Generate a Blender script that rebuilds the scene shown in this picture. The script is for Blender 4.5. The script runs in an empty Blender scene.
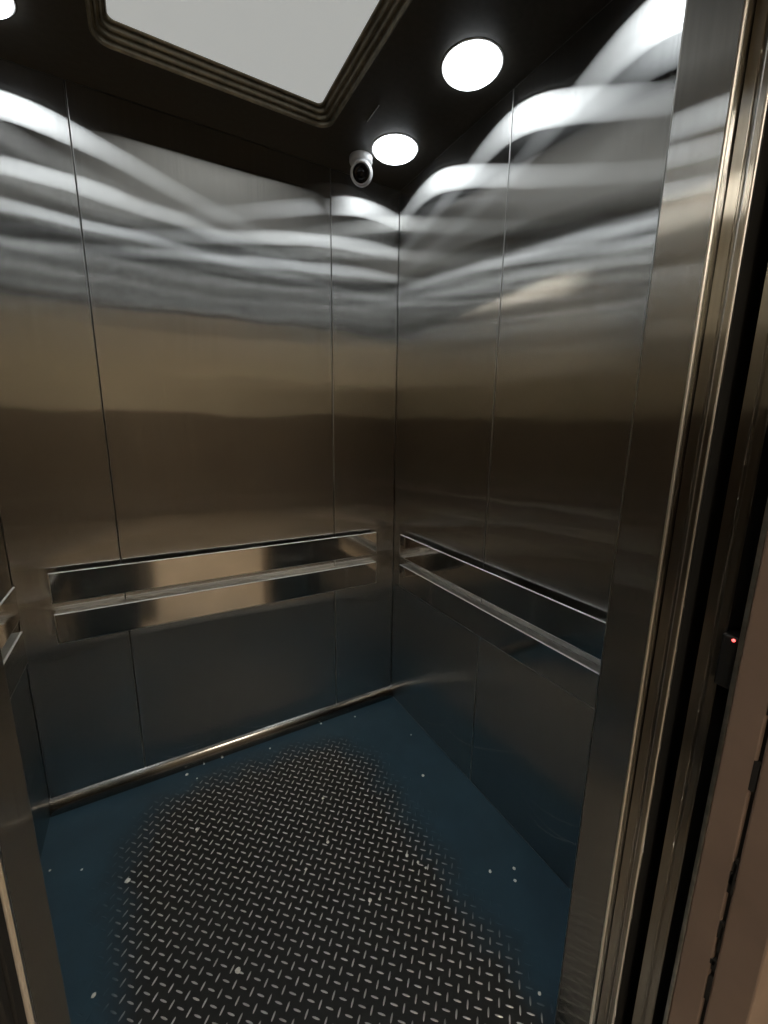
import bpy, bmesh, math, random
from mathutils import Vector, Matrix

S = bpy.context.scene
COL = S.collection
PI = math.pi
rnd = random.Random(7)

# ------------------------------------------------------------------ render look
S.view_settings.view_transform = 'Standard'
S.view_settings.look = 'None'
S.view_settings.exposure = 0.0
S.view_settings.gamma = 1.0
S.view_settings.use_curve_mapping = False
S.cycles.use_denoising = True
S.cycles.max_bounces = 24
S.cycles.glossy_bounces = 20
S.cycles.diffuse_bounces = 6
S.cycles.sample_clamp_indirect = 6.0
S.cycles.blur_glossy = 0.0
W = bpy.data.worlds.new('world')
S.world = W
W.use_nodes = True
W.node_tree.nodes['Background'].inputs[0].default_value = (0.0, 0.0, 0.0, 1)
W.node_tree.nodes['Background'].inputs[1].default_value = 0.0


# ------------------------------------------------------------------ materials
class NT:
    def __init__(self, name):
        self.m = bpy.data.materials.new(name)
        self.m.use_nodes = True
        self.t = self.m.node_tree
        self.b = self.t.nodes['Principled BSDF']

    def n(self, typ, **kw):
        x = self.t.nodes.new(typ)
        for k, v in kw.items():
            setattr(x, k, v)
        return x

    def l(self, a, b):
        self.t.links.new(a, b)

    def set(self, **kw):
        for k, v in kw.items():
            i = self.b.inputs[k.replace('_', ' ')]
            i.default_value = (*v, 1.0) if isinstance(v, tuple) and len(v) == 3 and i.type == 'RGBA' else v

    def pos(self, scale):
        tc = self.n('ShaderNodeNewGeometry')
        mp = self.n('ShaderNodeMapping')
        mp.inputs['Scale'].default_value = scale
        self.l(tc.outputs['Position'], mp.inputs['Vector'])
        return mp.outputs['Vector']

    def noise(self, vec, scale, detail=2.0, rough=0.5):
        x = self.n('ShaderNodeTexNoise')
        x.inputs['Scale'].default_value = scale
        x.inputs['Detail'].default_value = detail
        x.inputs['Roughness'].default_value = rough
        self.l(vec, x.inputs['Vector'])
        return x.outputs['Fac']

    def ramp(self, fac, stops):
        x = self.n('ShaderNodeValToRGB')
        e = x.color_ramp.elements
        while len(e) < len(stops):
            e.new(0.5)
        for k, (p, c) in enumerate(stops):
            e[k].position = p
            e[k].color = (*c, 1.0) if len(c) == 3 else c
        self.l(fac, x.inputs['Fac'])
        return x.outputs['Color']

    def math(self, op, a, b=None, c=None, clamp=False):
        x = self.n('ShaderNodeMath', operation=op, use_clamp=clamp)
        for k, v in enumerate((a, b, c)):
            if v is None:
                continue
            if isinstance(v, (int, float)):
                x.inputs[k].default_value = v
            else:
                self.l(v, x.inputs[k])
        return x.outputs[0]

    def bump(self, height, strength, dist):
        x = self.n('ShaderNodeBump')
        x.inputs['Strength'].default_value = strength
        x.inputs['Distance'].default_value = dist
        self.l(height, x.inputs['Height'])
        self.l(x.outputs['Normal'], self.b.inputs['Normal'])
        return x


def steel_brushed(name, tangent, color=(0.70, 0.695, 0.675), rough=0.175, aniso=0.915, wob=0.0010):
    """Sheet steel with vertical brushing: reflections smear sideways, stay sharp up and down."""
    k = NT(name)
    f = k.noise(k.pos((160, 160, 2.0)), 1.0, 3.0)
    blot = k.noise(k.pos((2.2, 2.2, 3.0)), 1.0, 3.0)
    mix = k.n('ShaderNodeMix', data_type='RGBA', blend_type='MULTIPLY')
    mix.inputs[0].default_value = 1.0
    k.l(k.ramp(f, [(0.3, (0.90, 0.90, 0.90)), (0.7, (1, 1, 1))]), mix.inputs[6])
    mix.inputs[7].default_value = (*color, 1)
    g = k.n('ShaderNodeBsdfAnisotropic', distribution='GGX')
    k.l(mix.outputs[2], g.inputs['Color'])
    g.inputs['Anisotropy'].default_value = ANISO_SIGN * aniso
    k.l(k.math('MULTIPLY_ADD', blot, 0.06, rough - 0.03), g.inputs['Roughness'])
    t = k.n('ShaderNodeCombineXYZ')
    for q in range(3):
        t.inputs[q].default_value = tangent[q]
    k.l(t.outputs[0], g.inputs['Tangent'])
    # slight buckling of the sheet
    w1 = k.noise(k.pos((3.0, 3.0, 5.0)), 1.0, 1.0)
    w2 = k.noise(k.pos((9.0, 9.0, 12.0)), 1.0, 0.0)
    h = k.math('MULTIPLY_ADD', w2, 0.12, w1)
    x = k.n('ShaderNodeBump')
    x.inputs['Strength'].default_value = 1.0
    x.inputs['Distance'].default_value = wob
    k.l(h, x.inputs['Height'])
    k.l(x.outputs['Normal'], g.inputs['Normal'])
    k.l(g.outputs[0], k.t.nodes['Material Output'].inputs['Surface'])
    return k.m


ANISO_SIGN = -1
def simple(name, color, rough=0.5, metal=0.0, var=0.0, scale=20.0, bump=0.0, spec=None):
    k = NT(name)
    k.set(Base_Color=color, Roughness=rough, Metallic=metal)
    if spec is not None:
        k.set(Specular_IOR_Level=spec)
    f = k.noise(k.pos((1, 1, 1)), scale, 4.0)
    if var:
        lo = tuple(max(0, c * (1 - var)) for c in color)
        hi = tuple(min(1, c * (1 + var)) for c in color)
        k.l(k.ramp(f, [(0.3, lo), (0.7, hi)]), k.b.inputs['Base Color'])
    if bump:
        k.bump(f, 0.5, bump)
    return k.m


def emitter(name, color, strength, grad=None):
    k = NT(name)
    k.set(Base_Color=(0.8, 0.8, 0.8), Roughness=0.4, Emission_Color=color, Emission_Strength=strength)
    return k.m


M_BACK = steel_brushed('brushed_steel_back', (1, 0, 0))
M_SIDE = steel_brushed('brushed_steel_side', (0, 1, 0))
M_JAMB = steel_brushed('brushed_steel_jamb', (0, 1, 0), color=(0.56, 0.555, 0.535), rough=0.15, wob=0.0006)
M_SEAM = simple('panel_joint_steel', (0.45, 0.44, 0.42), rough=0.3, metal=1.0)
M_POLISH = simple('polished_steel', (0.62, 0.60, 0.57), rough=0.10, metal=1.0, var=0.06, scale=9.0)
M_EDGE = simple('bright_steel_edge', (0.90, 0.88, 0.85), rough=0.30, metal=1.0)
M_BAREDGE_X = steel_brushed('satin_edge_along_back', (1, 0, 0), color=(0.9, 0.89, 0.87), rough=0.36, aniso=0.7, wob=0.0)
M_BAREDGE_Y = steel_brushed('satin_edge_along_sides', (0, 1, 0), color=(0.9, 0.89, 0.87), rough=0.36, aniso=0.7, wob=0.0)
M_LEDGE = simple('dull_steel_ledge', (0.36, 0.355, 0.34), rough=0.38, metal=1.0, var=0.15, scale=30)
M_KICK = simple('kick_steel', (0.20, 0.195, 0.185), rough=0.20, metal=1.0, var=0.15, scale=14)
M_DOORS = steel_brushed('door_leaf_steel', (1, 0, 0), color=(0.40, 0.39, 0.37), rough=0.3, wob=0.0002)
M_DOOREDGE = steel_brushed('door_edge_steel', (0, 1, 0), color=(0.46, 0.45, 0.42), rough=0.3, wob=0.0002)
M_LEAFDARK = simple('dark_leaf_and_shade', (0.02, 0.019, 0.018), rough=0.7)  # dark leaf faces; also paints shade onto the left car door edge
M_LANDDOOR = simple('painted_landing_door', (0.20, 0.19, 0.165), rough=0.45, var=0.1, scale=6)
M_DARK = simple('dark_gap', (0.012, 0.011, 0.010), rough=0.8)
M_CEIL = simple('dark_ceiling_paint', (0.060, 0.055, 0.047), rough=0.5, var=0.15, scale=60)
M_BRONZE = simple('dark_bronze_frame', (0.24, 0.215, 0.16), rough=0.38, metal=0.5, var=0.25, scale=40)
M_WHITE = simple('white_plastic', (0.78, 0.78, 0.78), rough=0.35)
M_LENS = simple('black_lens', (0.006, 0.006, 0.007), rough=0.08)
M_GREYRING = simple('grey_plastic', (0.25, 0.25, 0.26), rough=0.4)
M_BLACKPL = simple('black_plastic', (0.012, 0.012, 0.012), rough=0.45)
M_LAMP = emitter('lamp_diffuser', (0.90, 0.96, 1.0), 5.2)
M_PANEL = emitter('panel_diffuser', (0.95, 0.98, 0.95), 0.38)
M_LED = emitter('red_led', (1.0, 0.06, 0.06), 3.5)
M_FRAME = simple('brown_painted_frame', (0.235, 0.165, 0.128), rough=0.55, var=0.12, scale=7, bump=0.0006)
M_PLASTER = simple('cream_plaster', (0.74, 0.68, 0.56), rough=0.85, var=0.08, scale=30, bump=0.001)
M_TILE = simple('hallway_tile', (0.46, 0.39, 0.31), rough=0.16, var=0.1, scale=5)
M_SILL = simple('aluminium_sill', (0.45, 0.44, 0.42), rough=0.35, metal=1.0, var=0.2, scale=60)
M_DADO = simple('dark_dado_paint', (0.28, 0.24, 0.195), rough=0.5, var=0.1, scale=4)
M_DADOSHADE = simple('dado_shade_tone', (0.05, 0.038, 0.03), rough=0.5, var=0.1, scale=4)  # extra dark tone stands in for shade on the hallway's left
M_WOOD = simple('added_door_wood', (0.05, 0.03, 0.02), rough=0.45, var=0.3, scale=8)
M_WARM = emitter('warm_lamp_glass', (1.0, 0.90, 0.74), 42.0)
M_CRUMB = simple('pale_grit', (0.62, 0.62, 0.58), rough=0.8, var=0.15, scale=200)
M_DARKMAT = simple('added_dark_mat', (0.012, 0.012, 0.012), rough=0.8)

# floor: blue paint round the edges, worn to dirty black in the middle
WC, WH, WR = (-0.735, -0.79), (0.465, 0.69), 0.30


def worn_sdf(x, y):
    qx = abs(x - WC[0]) - WH[0] + WR
    qy = abs(y - WC[1]) - WH[1] + WR
    return math.hypot(max(qx, 0), max(qy, 0)) + min(max(qx, qy), 0) - WR


def worn_nodes(k, lo, hi, namp=0.10):
    g = k.n('ShaderNodeNewGeometry')
    s = k.n('ShaderNodeSeparateXYZ')
    k.l(g.outputs['Position'], s.inputs[0])
    qx = k.math('ADD', k.math('ABSOLUTE', k.math('SUBTRACT', s.outputs[0], WC[0])), WR - WH[0])
    qy = k.math('ADD', k.math('ABSOLUTE', k.math('SUBTRACT', s.outputs[1], WC[1])), WR - WH[1])
    ax, ay = k.math('MAXIMUM', qx, 0.0), k.math('MAXIMUM', qy, 0.0)
    le = k.math('SQRT', k.math('ADD', k.math('MULTIPLY', ax, ax), k.math('MULTIPLY', ay, ay)))
    sd = k.math('ADD', le, k.math('SUBTRACT', k.math('MINIMUM', k.math('MAXIMUM', qx, qy), 0.0), WR))
    nz = k.noise(k.pos((1, 1, 1)), 7.0, 5.0, 0.6)
    sd = k.math('MULTIPLY_ADD', k.math('SUBTRACT', nz, 0.5), namp * 2, sd)
    r = k.n('ShaderNodeMapRange', interpolation_type='SMOOTHSTEP')
    r.inputs['From Min'].default_value = lo
    r.inputs['From Max'].default_value = hi
    k.l(sd, r.inputs['Value'])
    return r.outputs[0]          # 0 worn, 1 painted


def floor_mat(name, worn_col, worn_metal, worn_rough, lo, hi, paint=(0.017, 0.043, 0.063), spec=0.18):
    k = NT(name)
    f = worn_nodes(k, lo, hi)
    mix = k.n('ShaderNodeMix', data_type='RGBA')
    k.l(f, mix.inputs[0])
    d = k.noise(k.pos((1, 1, 1)), 24.0, 6.0, 0.65)
    k.l(k.ramp(d, [(0.3, tuple(c * 0.65 for c in worn_col)), (0.75, worn_col)]), mix.inputs[6])
    k.l(k.ramp(k.noise(k.pos((1, 1, 1)), 9.0, 5.0), [(0.3, tuple(c * 0.8 for c in paint)), (0.75, paint)]), mix.inputs[7])
    k.l(mix.outputs[2], k.b.inputs['Base Color'])
    k.l(k.math('MULTIPLY', k.math('SUBTRACT', 1.0, f), worn_metal), k.b.inputs['Metallic'])
    k.l(k.math('MULTIPLY_ADD', f, 0.52 - worn_rough, worn_rough), k.b.inputs['Roughness'])
    k.bump(d, 0.3, 0.0006)
    k.set(Specular_IOR_Level=spec)
    return k.m


M_FLOOR = floor_mat('worn_blue_floor', (0.013, 0.013, 0.012), 0.0, 0.5, -0.10, 0.05)
M_TREAD = floor_mat('worn_tread_steel', (0.66, 0.65, 0.62), 1.0, 0.32, -0.11, 0.01)


# ------------------------------------------------------------------ geometry helpers
def link(name, bm, mats, parent=None, smooth=False):
    me = bpy.data.meshes.new(name)
    bmesh.ops.recalc_face_normals(bm, faces=bm.faces)
    bm.to_mesh(me)
    bm.free()
    if not isinstance(mats, (list, tuple)):
        mats = [mats]
    for m in mats:
        me.materials.append(m)
    if smooth:
        for p in me.polygons:
            p.use_smooth = True
    o = bpy.data.objects.new(name, me)
    COL.objects.link(o)
    if parent is not None:
        o.parent = parent
    return o


def box(bm, lo, hi, bev=0.0, seg=2, mat=0, bevmat=None):
    r = bmesh.ops.create_cube(bm, size=1.0)
    vs = r['verts']
    c = [(a + b) / 2 for a, b in zip(lo, hi)]
    s = [b - a for a, b in zip(lo, hi)]
    for v in vs:
        v.co = Vector((c[i] + v.co[i] * s[i] for i in range(3)))
    fs = {f for v in vs for f in v.link_faces}
    for f in fs:
        f.material_index = mat
    if bev:
        es = list({e for v in vs for e in v.link_edges})
        r = bmesh.ops.bevel(bm, geom=es, offset=bev, segments=seg, affect='EDGES', profile=0.5)
        for f in r['faces']:
            f.material_index = mat if bevmat is None else bevmat
    return vs


def by_normal(bm, fn):
    bm.normal_update()
    for f in bm.faces:
        m_ = fn(f.normal)
        if m_ is not None:
            f.material_index = m_


def lathe(bm, prof, n=48, mat=0, M=None):
    """prof: list of (radius, z). Closed at r=0 ends."""
    rings = []
    for r, z in prof:
        if r < 1e-6:
            rings.append([bm.verts.new((0, 0, z))])
        else:
            rings.append([bm.verts.new((r * math.cos(2 * PI * i / n), r * math.sin(2 * PI * i / n), z)) for i in range(n)])
    for a, b in zip(rings, rings[1:]):
        for i in range(n):
            j = (i + 1) % n
            if len(a) == 1 and len(b) == 1:
                continue
            if len(a) == 1:
                f = bm.faces.new((a[0], b[i], b[j]))
            elif len(b) == 1:
                f = bm.faces.new((a[i], a[j], b[0]))
            else:
                f = bm.faces.new((a[i], a[j], b[j], b[i]))
            f.material_index = mat
    vs = [v for r in rings for v in r]
    if M is not None:
        bmesh.ops.transform(bm, matrix=M, verts=vs)
    return vs


def thing(name, label, cat, loc, group=None):
    o = bpy.data.objects.new(name, None)
    o.empty_display_size = 0.05
    COL.objects.link(o)
    o.location = loc
    return tag(o, label, cat, group)


def tag(o, label, cat, group=None, kind=None):
    o['label'] = label
    o['category'] = cat
    if group:
        o['group'] = group
    if kind:
        o['kind'] = kind
    return o


def struct(o, label, cat):
    return tag(o, label, cat, kind='structure')


H = 2.30          # car height
CW = 1.40         # car width, x from -1.40 to 0
RY = -1.245       # inner face of the front returns
JO = -1.323       # outer face of the front returns
XR, XL = -0.300, -1.109   # door opening of the car
GAP = 0.0016


def panel_wall(name, horiz, cuts, const, sign, mat, label):
    """Sheet panels with narrow joints between them. horiz: 0 = runs along x, 1 = along y."""
    bm = bmesh.new()
    for a, b in zip(cuts, cuts[1:]):
        lo, hi = [0, 0, 0], [0, 0, 0]
        lo[horiz], hi[horiz] = a + GAP / 2, b - GAP / 2
        o = 1 - horiz
        lo[o], hi[o] = (const, const + 0.02) if sign > 0 else (const - 0.02, const)
        lo[2], hi[2] = 0.0, H
        box(bm, lo, hi, 0.0018, 2, 0, 2)
    lo, hi = [0, 0, 0], [0, 0, 0]
    lo[horiz], hi[horiz] = cuts[0], cuts[-1]
    o = 1 - horiz
    lo[o], hi[o] = (const + 0.006, const + 0.045) if sign > 0 else (const - 0.045, const - 0.006)
    lo[2], hi[2] = 0.0, H
    box(bm, lo, hi, 0, 1, 1)
    w = link(name, bm, [mat, M_DARK, M_SEAM])
    return struct(w, label, 'wall')


# ------------------------------------------------------------------ the car: walls
panel_wall('wall_back', 0, [-1.40, -1.104, -0.305, 0.0], 0.0, +1, M_BACK, 'brushed steel back wall of the lift car in three upright panels')
panel_wall('wall_right', 1, [-1.31, -0.615, 0.0], 0.0, +1, M_SIDE, 'brushed steel right wall of the lift car in two upright panels')
panel_wall('wall_left', 1, [-1.31, -0.615, 0.0], -1.40, -1, M_SIDE, 'brushed steel left wall of the lift car, mostly out of frame')


def front_return(name, x0, x1, label):
    bm = bmesh.new()
    box(bm, (x0, JO, 0), (x1, RY, H), 0.004, 3, 0, 1)
    by_normal(bm, lambda n: 2 if abs(n.y) > 0.99 else None)
    for f in bm.faces:
        if f.material_index == 1 and f.calc_center_median().y > JO + 0.02:
            f.material_index = 3
    w = link(name, bm, [M_JAMB, M_EDGE, M_BACK, M_SEAM])
    for p in w.data.polygons:
        p.use_smooth = False
    return struct(w, label, 'wall')


front_return('wall_front_right', XR, -0.001, 'narrow brushed steel return beside the door opening at right')
front_return('wall_front_left', -1.399, XL, 'brushed steel return beside the door opening at lower left')
bm = bmesh.new()
box(bm, (XL + 0.001, JO, 2.03), (XR - 0.001, RY, H), 0.003, 2)
struct(link('wall_front_top', bm, M_JAMB), 'steel header over the lift car doorway', 'wall')

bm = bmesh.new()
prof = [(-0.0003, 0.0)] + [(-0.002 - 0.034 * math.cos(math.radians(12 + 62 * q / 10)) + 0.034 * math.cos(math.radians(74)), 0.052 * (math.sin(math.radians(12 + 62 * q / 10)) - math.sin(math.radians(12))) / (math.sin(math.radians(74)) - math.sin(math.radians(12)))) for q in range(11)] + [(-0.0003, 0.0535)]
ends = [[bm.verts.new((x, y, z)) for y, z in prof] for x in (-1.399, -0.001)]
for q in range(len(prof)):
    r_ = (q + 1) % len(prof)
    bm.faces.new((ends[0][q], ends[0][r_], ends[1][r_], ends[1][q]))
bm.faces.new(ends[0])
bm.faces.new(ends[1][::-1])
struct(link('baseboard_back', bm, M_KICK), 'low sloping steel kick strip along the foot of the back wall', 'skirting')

# ------------------------------------------------------------------ ceiling with a recess for the light panel
PX0, PX1, PY0, PY1, PRAD = -1.027, -0.385, -0.940, -0.183, 0.045


def rrect(x0, x1, y0, y1, r, n=8):
    pts = []
    for cx, cy, a0 in ((x1 - r, y1 - r, 0), (x0 + r, y1 - r, PI / 2), (x0 + r, y0 + r, PI), (x1 - r, y0 + r, 3 * PI / 2)):
        for i in range(n + 1):
            a = a0 + PI / 2 * i / n
            pts.append((cx + r * math.cos(a), cy + r * math.sin(a)))
    return pts


bm = bmesh.new()
outer = [(-1.42, -1.32), (0.02, -1.32), (0.02, 0.02), (-1.42, 0.02)]
inner = rrect(PX0, PX1, PY0, PY1, PRAD)
es = []
for lp in (outer, inner):
    vs = [bm.verts.new((x, y, H)) for x, y in lp]
    es += [bm.edges.new((vs[i], vs[(i + 1) % len(vs)])) for i in range(len(vs))]
bmesh.ops.triangle_fill(bm, edges=es, use_beauty=True)
g = bmesh.ops.extrude_face_region(bm, geom=list(bm.faces))
bmesh.ops.translate(bm, vec=(0, 0, 0.06), verts=[v for v in g['geom'] if isinstance(v, bmesh.types.BMVert)])
struct(link('ceiling', bm, M_CEIL), 'dark painted lift car ceiling around a recessed light panel', 'ceiling')

pc = ((PX0 + PX1) / 2, (PY0 + PY1) / 2)
lp = thing('ceiling_light_panel', 'large rounded rectangular white light panel in stepped dark frame on ceiling', 'light panel', (pc[0], pc[1], H))
bm = bmesh.new()
rings = []
prof = [(0.0, 0.0), (0.0, -0.003), (0.004, -0.004), (0.007, 0.001)]
d, z = 0.007, 0.001
for s in range(3):
    prof += [(d + 0.001, z + 0.009), (d + 0.006, z + 0.0105), (d + 0.009, z + 0.008), (d + 0.0115, z + 0.011)]
    d += 0.0115
    z += 0.011
prof += [(d + 0.001, 0.045), (0.0, 0.045)]
for dd, zz in prof:
    loop = rrect(PX0 + 0.0005 + dd, PX1 - 0.0005 - dd, PY0 + 0.0005 + dd, PY1 - 0.0005 - dd, max(PRAD - dd * 0.8, 0.012))
    rings.append([bm.verts.new((x - pc[0], y - pc[1], zz)) for x, y in loop])
n = len(rings[0])
for a, b in zip(rings, rings[1:] + rings[:1]):
    for i in range(n):
        bm.faces.new((a[i], a[(i + 1) % n], b[(i + 1) % n], b[i]))
link('frame', bm, M_BRONZE, lp)
bm = bmesh.new()
dd = d + 0.0005
loop = rrect(PX0 + dd, PX1 - dd, PY0 + dd, PY1 - dd, 0.018)
vs = [bm.verts.new((x - pc[0], y - pc[1], 0.036)) for x, y in loop]
f = bm.faces.new(vs)
g = bmesh.ops.extrude_face_region(bm, geom=[f])
bmesh.ops.translate(bm, vec=(0, 0, 0.006), verts=[v for v in g['geom'] if isinstance(v, bmesh.types.BMVert)])
link('diffuser', bm, M_PANEL, lp)


# ------------------------------------------------------------------ round downlights
def make_downlight():
    t = thing('ceiling_downlight', '', 'downlight', (0, 0, H), 'round downlights in the ceiling')
    bm = bmesh.new()
    lathe(bm, [(0.0765, -0.0006), (0.0765, -0.002), (0.079, -0.0025), (0.0815, -0.0015), (0.082, -0.0004), (0.0765, -0.0004)], 64)
    link('trim_ring', bm, M_WHITE, t, True)
    bm = bmesh.new()
    lathe(bm, [(0.0, -0.0005), (0.076, -0.0005), (0.0758, -0.004), (0.074, -0.008), (0.069, -0.012), (0.055, -0.0155), (0.03, -0.0175), (0.0, -0.018)], 64)
    link('diffuser', bm, M_LAMP, t, True)
    return t


DL = [(-0.153, -0.216, 'round white downlight in the ceiling corner beside the security camera'),
      (-0.153, -0.613, 'round white downlight beside the right edge of the light panel, nearest the top'),
      (-1.247, -0.216, 'round white downlight cut off at the top left corner of the photo'),
      (-1.247, -0.613, 'round downlight left of the light panel, out of frame'),
      (-0.153, -1.010, 'round downlight nearest the doorway at right, out of frame'),
      (-1.247, -1.010, 'round downlight nearest the doorway at left, out of frame')]
proto = make_downlight()
for i, (x, y, lab) in enumerate(DL):
    if i == 0:
        o = proto
    else:
        o = proto.copy()
        COL.objects.link(o)
        for c in proto.children:
            d_ = c.copy()
            COL.objects.link(d_)
            d_.parent = o
    o.location = (x, y, H)
    o['label'] = lab
    L = bpy.data.lights.new('downlight_beam', 'SPOT')
    L.energy = 2.4
    L.color = (0.88, 0.95, 1.0)
    L.spot_size = math.radians(125)
    L.spot_blend = 0.8
    L.shadow_soft_size = 0.05
    lo = bpy.data.objects.new('downlight_beam', L)
    lo.location = (x, y, H - 0.07)
    COL.objects.link(lo)

# ------------------------------------------------------------------ security camera
cam_t = thing('ceiling_security_camera', 'small white turret security camera with black lens on the ceiling in the corner', 'security camera', (-0.234, -0.114, H))
bm = bmesh.new()
lathe(bm, [(0, -0.0005), (0.041, -0.0005), (0.042, -0.004), (0.0415, -0.015), (0.039, -0.021), (0.032, -0.025), (0, -0.025)], 48)
link('base', bm, M_WHITE, cam_t, True)
look = Vector((-0.62, -1.0, -0.62)).normalized()
rot = look.to_track_quat('Z', 'Y').to_matrix().to_4x4()
ctr = Matrix.Translation((0.0, -0.006, -0.052))
bm = bmesh.new()
lathe(bm, [(0, -0.040), (0.018, -0.036), (0.031, -0.025), (0.039, -0.008), (0.0405, 0.006), (0.039, 0.020), (0.0355, 0.030), (0.0335, 0.034), (0.031, 0.034), (0.029, 0.031), (0, 0.031)], 48, 0, ctr @ rot)
hs = link('housing', bm, M_WHITE, cam_t, True)
bm = bmesh.new()
lathe(bm, [(0, 0.0315), (0.0285, 0.0315), (0.0285, 0.0335), (0.026, 0.0345), (0.016, 0.0345), (0.0145, 0.033), (0.012, 0.0355), (0.006, 0.0375), (0, 0.038)], 48, 0, ctr @ rot)
link('lens', bm, M_LENS, hs, True)


bm = bmesh.new()
box(bm, (-0.3, -0.366, H - 0.0025), (-0.2965, -0.286, H - 0.0002), 0.0008, 2)
tag(link('ceiling_glint_strip', bm, M_LEDGE), 'short thin strip standing in for a glint on the dark ceiling between light panel and corner downlight', 'strip')  # thin strip modelled in place of a short reflection on the ceiling

# ------------------------------------------------------------------ handrails: two flat bars on each wall
def rail(name, axis, a, b, const, inward, z0, z1, label, ledge=False):
    """Flat bar standing off the wall on short posts. axis 0: along x, 1: along y."""
    st, th = 0.030, 0.007          # stand-off, bar thickness
    mid = (a + b) / 2
    loc = [0, 0, z0]
    loc[axis] = mid
    loc[1 - axis] = const
    t = thing(name, label, 'handrail', loc, 'flat steel handrails along the car walls')
    bm = bmesh.new()
    lo, hi = [0, 0, 0], [0, 0, z1 - z0]
    lo[axis], hi[axis] = a - mid, b - mid
    o = 1 - axis
    p, q = inward * st, inward * (st + th)
    lo[o], hi[o] = min(p, q), max(p, q)
    box(bm, lo, hi, 0.0028, 4, 0, 1)
    if ledge:      # the lower bar is folded back to the wall along its top
        l2, h2 = list(lo), list(hi)
        p2, q2 = inward * 0.0005, inward * (st + 0.001)
        l2[o], h2[o] = min(p2, q2), max(p2, q2)
        l2[2], h2[2] = z1 - z0 - 0.004, z1 - z0 - 0.0012
        box(bm, l2, h2, 0.0005, 1, 2)
    bm.normal_update()
    for f in bm.faces:
        if f.material_index == 2:
            continue
        if abs(f.normal.z) > 0.95 or f.normal[o] * inward < -0.95:
            f.material_index = 1
    link('bar', bm, [M_POLISH, (M_BAREDGE_X, M_BAREDGE_Y)[axis], M_LEDGE], t)
    for p_ in t.children[0].data.polygons:
        p_.use_smooth = p_.area < 0.01 and p_.material_index == 1
    for f in (0.12, 0.5, 0.88):
        bm = bmesh.new()
        Mx = Matrix.Rotation(PI / 2, 4, 'X') if axis == 0 else Matrix.Rotation(PI / 2, 4, 'Y')
        vs = lathe(bm, [(0, 0), (0.017, 0), (0.017, 0.004), (0.009, 0.006), (0.009, st + 0.0005), (0, st + 0.0005)], 24)
        d3 = Vector((0, 0, 0))
        d3[o] = inward
        R = d3.to_track_quat('Z', 'Y').to_matrix().to_4x4()
        off = Vector((0, 0, (z1 - z0) / 2))
        off[axis] = (a - mid) + f * (b - a)
        bmesh.ops.transform(bm, matrix=Matrix.Translation(off) @ R, verts=vs)
        link('bracket', bm, M_EDGE, t, True)
    return t


UZ0, UZ1, LZ0, LZ1 = 0.783, 0.887, 0.642, 0.746
for nm, ax, a, b, c, s, w in (
        ('handrail', 0, -1.302, -0.112, 0.0, -1, 'back wall'),
        ('handrail', 1, -1.20, -0.115, 0.0, -1, 'right wall'),
        ('handrail', 1, -1.20, -0.125, -1.40, +1, 'left wall')):
    rail(nm, ax, a, b, c, s, UZ0, UZ1, 'upper of two flat polished steel handrails on the ' + w)
    rail(nm, ax, a, b, c, s, LZ0, LZ1, 'lower of two flat polished steel handrails on the ' + w, True)

# ------------------------------------------------------------------ floor with raised treads
bm = bmesh.new()
box(bm, (-1.42, JO - 0.001, -0.03), (0.02, 0.02, 0.0), 0, 1, 0)
u = Vector((1, -1, 0)).normalized()
v = Vector((1, 1, 0)).normalized()
SP = 0.0243
org = Vector((-0.903, -0.684, 0))
prs = [(-1.0, 0), (-0.72, 0.72), (-0.3, 1), (0.3, 1), (0.72, 0.72), (1.0, 0), (0.72, -0.72), (0.3, -1), (-0.3, -1), (-0.72, -0.72)]
for i in range(-60, 61):
    for j in range(-60, 61):
        p = org + u * (i * SP) + v * (j * SP)
        if not (-1.385 < p.x < -0.018 and -1.30 < p.y < -0.018):
            continue
        if not (XL + 0.02 < p.x < XR - 0.02) and p.y < RY + 0.02:
            continue
        sd = worn_sdf(p.x, p.y)
        if sd > 0.045 + rnd.uniform(-0.03, 0.03):
            continue
        k_ = min(1.0, max(0.35, (0.06 - sd) / 0.12))
        a, b = (u, v) if (i + j) % 2 == 0 else (v, u)
        L2, W2, hh = 0.0100, 0.0021, 0.0013 * k_
        ring0 = [bm.verts.new(p + a * (x * L2) + b * (y * W2) + Vector((0, 0, 0.00002))) for x, y in prs]
        ring1 = [bm.verts.new(p + a * (x * L2 * 0.86) + b * (y * W2 * 0.55) + Vector((0, 0, hh))) for x, y in prs]
        nn = len(prs)
        for q in range(nn):
            f = bm.faces.new((ring0[q], ring0[(q + 1) % nn], ring1[(q + 1) % nn], ring1[q]))
            f.material_index = 1
            f.smooth = True
        top = bm.verts.new(p + Vector((0, 0, hh * 1.15)))
        for q in range(nn):
            f = bm.faces.new((ring1[q], ring1[(q + 1) % nn], top))
            f.material_index = 1
            f.smooth = True
struct(link('floor', bm, [M_FLOOR, M_TREAD]), 'blue painted diamond plate floor worn black in the middle', 'floor')

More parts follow.
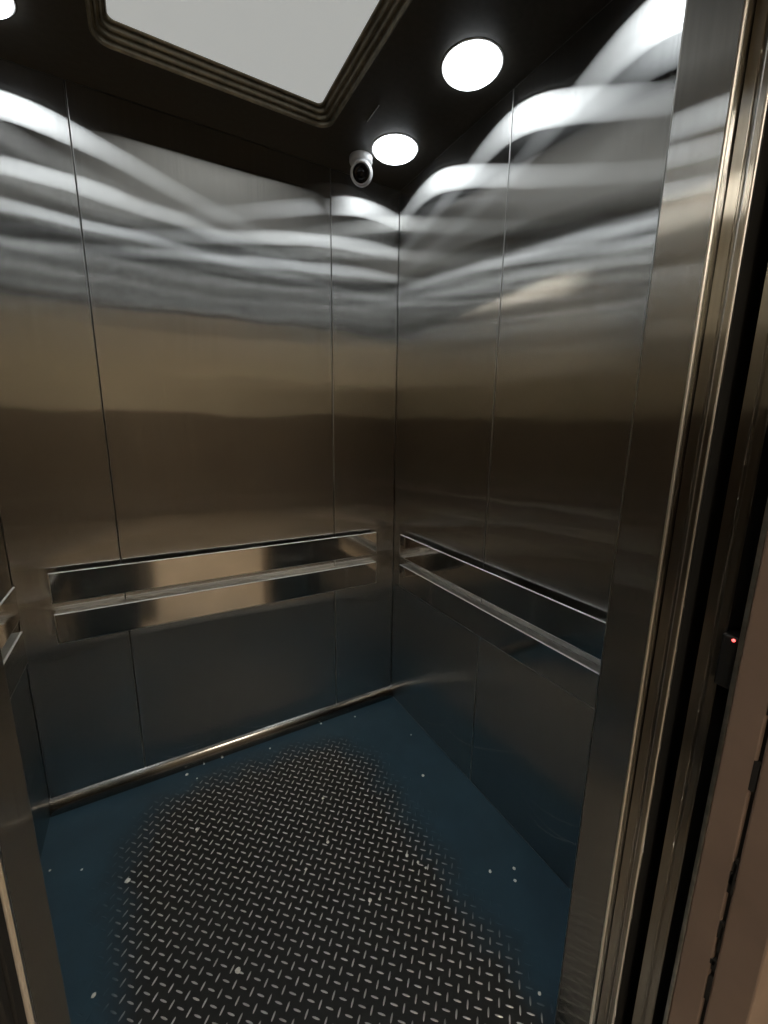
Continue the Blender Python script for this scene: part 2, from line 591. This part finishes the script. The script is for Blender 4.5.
# ------------------------------------------------------------------ crumbs of grit on the floor
CR = [((-1.157, -0.402), 0.0085, 'largest pale crumb, on the left of the floor beside the treads'),
      ((-0.966, -0.055), 0.0065, 'oval white crumb on blue paint by the back wall, left of other crumbs'),
      ((-0.830, -0.030), 0.0055, 'white crumb right under the brightest part of the back kick strip'),
      ((-0.900, -0.030), 0.004, ''), ((-0.933, -0.095), 0.0035, ''), ((-0.644, -0.076), 0.004, ''),
      ((-0.238, -0.068), 0.0045, 'pale crumb on blue paint near the back right corner of the floor'),
      ((-0.397, -0.036), 0.0055, 'flat white crumb against the back wall, left of the back right corner'),
      ((-0.150, -0.508), 0.0065, 'bright white crumb alone on blue paint towards the right wall'),
      ((-0.376, -0.744), 0.006, ''), ((-0.357, -0.779), 0.005, ''), ((-0.345, -0.805), 0.0045, ''),
      ((-0.175, -0.911), 0.0055, 'left of three white crumbs on blue paint by the right wall'),
      ((-0.102, -0.941), 0.0055, 'rear right of three white crumbs on blue paint by the right wall'),
      ((-0.127, -0.968), 0.0055, 'front right of three white crumbs on blue paint by the right wall'),
      ((-0.541, -0.802), 0.0065, 'grey crumb among the worn treads in the middle of the floor'),
      ((-0.515, -0.812), 0.0045, ''), ((-0.273, -1.185), 0.005, 'white crumb near the right return at the front of the floor'),
      ((-0.957, -0.322), 0.006, ''), ((-0.536, -0.415), 0.006, ''), ((-0.583, -0.580), 0.006, ''),
      ((-1.367, -0.249), 0.004, ''), ((-1.282, -0.293), 0.004, ''), ((-1.221, -0.662), 0.006, ''),
      ((-0.908, -0.783), 0.008, 'dull grey crumb among treads near the bottom edge of the photo, left'), ((-0.675, -0.628), 0.005, ''),
      ((-0.068, -0.296), 0.003, '')]
for (x, y), r, lab in CR:
    bm = bmesh.new()
    bmesh.ops.create_icosphere(bm, subdivisions=2, radius=1.0)
    for vv in bm.verts:
        vv.co = Vector((vv.co.x * r * rnd.uniform(0.7, 1.05), vv.co.y * r * rnd.uniform(0.6, 0.95), vv.co.z * r * 0.42 * rnd.uniform(0.8, 1.1)))
    lowz = min(vv.co.z for vv in bm.verts)
    for vv in bm.verts:
        vv.co.z -= lowz
    inside = worn_sdf(x, y) < 0.05
    o = link('grit_crumb', bm, M_CRUMB)
    o.location = (x, y, 0.0012 if inside else 0.0003)
    o.rotation_euler = (0, 0, rnd.uniform(0, 6))
    tag(o, lab or 'tiny pale crumb lying loose on the worn blue and black floor', 'crumb', 'crumbs of grit on the floor')


# ------------------------------------------------------------------ doors, slid open into the side
def door_leaf(name, x0, x1, y0, y1, z1, mats, label, sgn):
    """sgn: -1 leading edge at x0 (right leaf), +1 leading edge at x1 (left leaf)."""
    bm = bmesh.new()
    box(bm, (x0, y0, 0.004), (x1, y1, z1), 0.0025, 3, 0, 1)
    by_normal(bm, lambda n: 2 if abs(n.y) > 0.99 else None)
    t = struct(link(name, bm, [mats[0], mats[2], mats[3]]), label, 'door')
    e = x0 if sgn < 0 else x1
    ym = (y0 + y1) / 2
    bm = bmesh.new()
    a, b = (e - 0.0035, e + 0.004) if sgn < 0 else (e - 0.004, e + 0.0035)
    # two upright lips with a shallow channel between them
    box(bm, (a, y1 - 0.013, 0.006), (b, y1 + 0.0008, z1 - 0.002), 0.0012, 2, 0, 0)
    box(bm, (a, y0 - 0.0008, 0.006), (b, y0 + 0.011, z1 - 0.002), 0.0028, 3, 0, 1)
    link('edge_lip', bm, [mats[1], mats[2]], t)
    return t


door_leaf('door_1', -0.2835, 0.55, -1.3555, -1.3275, 2.04, (M_DOOREDGE, M_DOOREDGE, M_EDGE, M_LEAFDARK), 'steel edge of the open lift car door beside the right return', -1)
door_leaf('door_2', -1.95, -1.1145, -1.3555, -1.3275, 2.04, (M_LEAFDARK,) * 4, 'edge of the open lift car door at lower left, darkened for shade', +1)  # whole leaf takes the dark tone to imitate shade on its edge
door_leaf('door_3', -0.268, 0.56, -1.409, -1.381, 2.04, (M_DOOREDGE, M_DOOREDGE, M_DOOREDGE, M_LEAFDARK), 'grey steel edge of the open landing door at right', -1)
door_leaf('door_4', -1.96, -1.142, -1.409, -1.381, 2.04, (M_LANDDOOR,) * 4, 'grey painted edge of the open landing door at left', +1)

for i, (y0, y1) in enumerate(((-1.366, -1.3245), (-1.420, -1.373))):
    bm = bmesh.new()
    for k_ in range(3):
        w_ = (y1 - y0) / 3
        box(bm, (-1.25, y0 + k_ * w_ + 0.003, -0.02), (-0.16, y0 + (k_ + 1) * w_ - 0.003, 0.001), 0.001, 1)
    box(bm, (-1.25, y0, -0.03), (-0.16, y1, -0.012))
    struct(link('trim_%d' % (i + 1), bm, M_SILL), ('grooved aluminium sill of the car doorway', 'grooved aluminium sill of the landing doorway')[i], 'sill')


# landing door frame: brown painted steel, a chipped joint between its two strips
def frame_side(name, xe, sgn, label):
    bm = bmesh.new()
    X = lambda d: xe + sgn * d
    def b3(d0, d1, y0, y1, z0, z1, bev):
        xs = sorted((X(d0), X(d1)))
        box(bm, (xs[0], y0, z0), (xs[1], y1, z1), bev, 2)
    b3(0, 0.12, -1.4775, -1.438, 0.0, 2.05, 0.003)
    b3(0.0, 0.12, -1.531, -1.4825, 0.0, 2.05, 0.003)
    fr = struct(link(name, bm, M_FRAME), label, 'door frame')
    bm = bmesh.new()
    b3(0.006, 0.12, -1.4828, -1.4772, 0.0, 2.05, 0)
    # ragged chips of dark filler along the joint
    for q in range(46):
        z = rnd.uniform(0.05, 1.95)
        w_ = rnd.uniform(0.0005, 0.0022)
        yy = -1.480 + rnd.uniform(-0.002, 0.002)
        b3(-0.0003, 0.01, yy - w_ - 0.001, yy + w_ + 0.001, z, z + rnd.uniform(0.008, 0.05), 0)
    link('joint', bm, M_DARK, fr)
    bm = bmesh.new()
    b3(0.001, 0.10, -1.4378, -1.432, 0.0, 2.05, 0.001)
    link('flange', bm, M_SILL, fr)
    return fr


frame_side('trim_3', -0.290, +1, 'brown painted landing door frame with a dark chipped joint at right')
frame_side('trim_4', -1.119, -1, 'brown painted landing door frame at left, out of frame')
bm = bmesh.new()
box(bm, (-1.238, -1.531, 2.051), (-0.171, -1.438, 2.16), 0.003, 2)
struct(link('trim_5', bm, M_FRAME), 'brown painted head of the landing door frame', 'door frame')

# door sensor with its red light, between landing door and frame
sn = thing('door_frame_sensor', 'small black door sensor with a red light beside the brown frame', 'sensor', (-0.268, -1.4205, 0.985))
bm = bmesh.new()
box(bm, (-0.014, -0.0105, 0.0), (0.03, 0.0113, 0.083), 0.004, 3)
link('housing', bm, M_BLACKPL, sn)
bm = bmesh.new()
lathe(bm, [(0, 0.0), (0.0022, 0.0), (0.0022, 0.0012), (0.0014, 0.0022), (0, 0.0025)], 20, 0,
      Matrix.Translation((-0.0142, -0.004, 0.078)) @ Matrix.Rotation(-PI / 2, 4, 'Y'))
link('indicator_light', bm, M_LED, sn, True)

# ------------------------------------------------------------------ the hallway the photo is taken from
HY = -5.2
HX0, HX1 = -2.3, 0.75


def slab(name, lo, hi, mat, label, cat):
    bm = bmesh.new()
    box(bm, lo, hi)
    return struct(link(name, bm, mat), label, cat)


slab('floor_hallway', (HX0, HY, -0.05), (HX1, -1.4205, 0.0), M_TILE, 'glossy tan tiled hallway floor outside the lift', 'floor')
slab('ceiling_hallway', (HX0, HY, 2.6), (HX1, -1.43, 2.65), M_PLASTER, 'hallway ceiling outside the lift', 'ceiling')
slab('wall_hallway_right', (-0.1695, -1.535, 0.0), (HX1, -1.44, 2.6), M_PLASTER, 'cream plastered hallway wall right of the landing door frame', 'wall')
slab('wall_hallway_left', (HX0, -1.535, 0.0), (-1.2395, -1.44, 2.6), M_PLASTER, 'cream plastered hallway wall left of the landing door', 'wall')
slab('wall_hallway_top', (-1.2395, -1.535, 2.161), (-0.1695, -1.44, 2.6), M_PLASTER, 'cream plastered wall above the landing door', 'wall')
slab('wall_hallway_far', (HX0, HY - 0.1, 0.0), (HX1, HY, 2.6), M_PLASTER, 'cream plastered wall at the far end of the hallway', 'wall')
slab('wall_hallway_side_left', (HX0 - 0.1, HY, 0.0), (HX0, -1.44, 2.6), M_PLASTER, 'cream plastered side wall of the hallway', 'wall')
slab('wall_hallway_side_right', (HX1, HY, 0.0), (HX1 + 0.1, -1.44, 2.6), M_PLASTER, 'cream plastered side wall of the hallway', 'wall')
for i, (lo, hi) in enumerate((((HX0 + 0.0005, HY + 0.0005, 0.0), (HX1 - 0.0005, HY + 0.014, 1.5)),
                              ((HX0 + 0.0005, HY + 0.0145, 0.0), (HX0 + 0.014, -1.5355, 1.5)),
                              ((HX1 - 0.014, HY + 0.0145, 0.0), (HX1 - 0.0005, -1.5355, 1.5)))):
    slab('trim_%d' % (6 + i), lo, hi, (M_DADO, M_DADOSHADE, M_DADO)[i], ('dark brown dado along the far hallway wall', 'left hallway wall dado, painted darker in place of shade', 'dark brown dado along the right hallway wall')[i], 'dado')  # left dado is darker than the others to imitate shade
slab('hallway_shade_block', (HX0 + 0.0145, -2.35, 0.0), (-1.30, -1.95, 1.72), M_DADOSHADE, 'dark chest-high block added in the hallway for shade, out of frame', 'wall')  # unseen block added to darken the left of the hallway
bm = bmesh.new()
box(bm, (-2.25, HY + 0.0145, 0.0), (-1.30, HY + 0.035, 2.05), 0.003, 2)
d5 = struct(link('added_dark_door', bm, M_WOOD), 'dark door added across the hallway to darken reflections, out of frame', 'door')  # unseen door added as a dark area for the steel to reflect
bm = bmesh.new()
for z0 in (0.15, 1.10):
    box(bm, (-2.13, HY + 0.0351, z0), (-1.42, HY + 0.043, z0 + 0.8), 0.004, 2)
link('panel', bm, M_WOOD, d5)
bm = bmesh.new()
box(bm, (-1.28, -3.85, 0.0003), (-1.02, -1.60, 0.009), 0.003, 2)
tag(link('added_dark_mat', bm, M_DARKMAT), 'black mat added on the hallway tiles to darken a reflection, out of frame', 'mat')  # unseen mat added to cut off the bright floor in the rail reflections

for i, (x, y, lab) in enumerate(((-1.75, -3.1, 'round warm hallway ceiling light at left, out of frame'),
                                 (-0.38, -3.1, 'round warm hallway ceiling light at right, out of frame'))):
    if i == 0:
        hl = thing('hallway_ceiling_light', lab, 'ceiling light', (x, y, 2.6), 'round ceiling lights of the hallway')
        bm = bmesh.new()
        lathe(bm, [(0, -0.001), (0.25, -0.001), (0.25, -0.018), (0.24, -0.022), (0, -0.022)], 48)
        link('base', bm, M_WHITE, hl, True)
        bm = bmesh.new()
        lathe(bm, [(0, -0.023), (0.235, -0.023), (0.23, -0.045), (0.19, -0.07), (0.10, -0.085), (0, -0.09)], 48)
        link('glass_shade', bm, M_WARM, hl, True)
    else:
        o = hl.copy()
        COL.objects.link(o)
        for c in hl.children:
            d_ = c.copy()
            COL.objects.link(d_)
            d_.parent = o
        o.location = (x, y, 2.6)
        o['label'] = lab

# ------------------------------------------------------------------ camera
cd = bpy.data.cameras.new('camera')
co = bpy.data.objects.new('camera', cd)
COL.objects.link(co)
R = Matrix(((0.87044761, -0.49209147, 0.01292051), (0.08769664, 0.18084481, 0.97959403), (0.48438647, 0.85155219, -0.2005707)))
m = Matrix((R[0], R[1], -R[2])).transposed().to_4x4()
m.translation = Vector((-0.99684, -1.65585, 1.35877))
co.matrix_world = m
cd.sensor_fit = 'HORIZONTAL'
cd.sensor_width = 36.0
cd.lens = 417.86 / 768 * 36.0
cd.clip_start = 0.01
S.camera = co
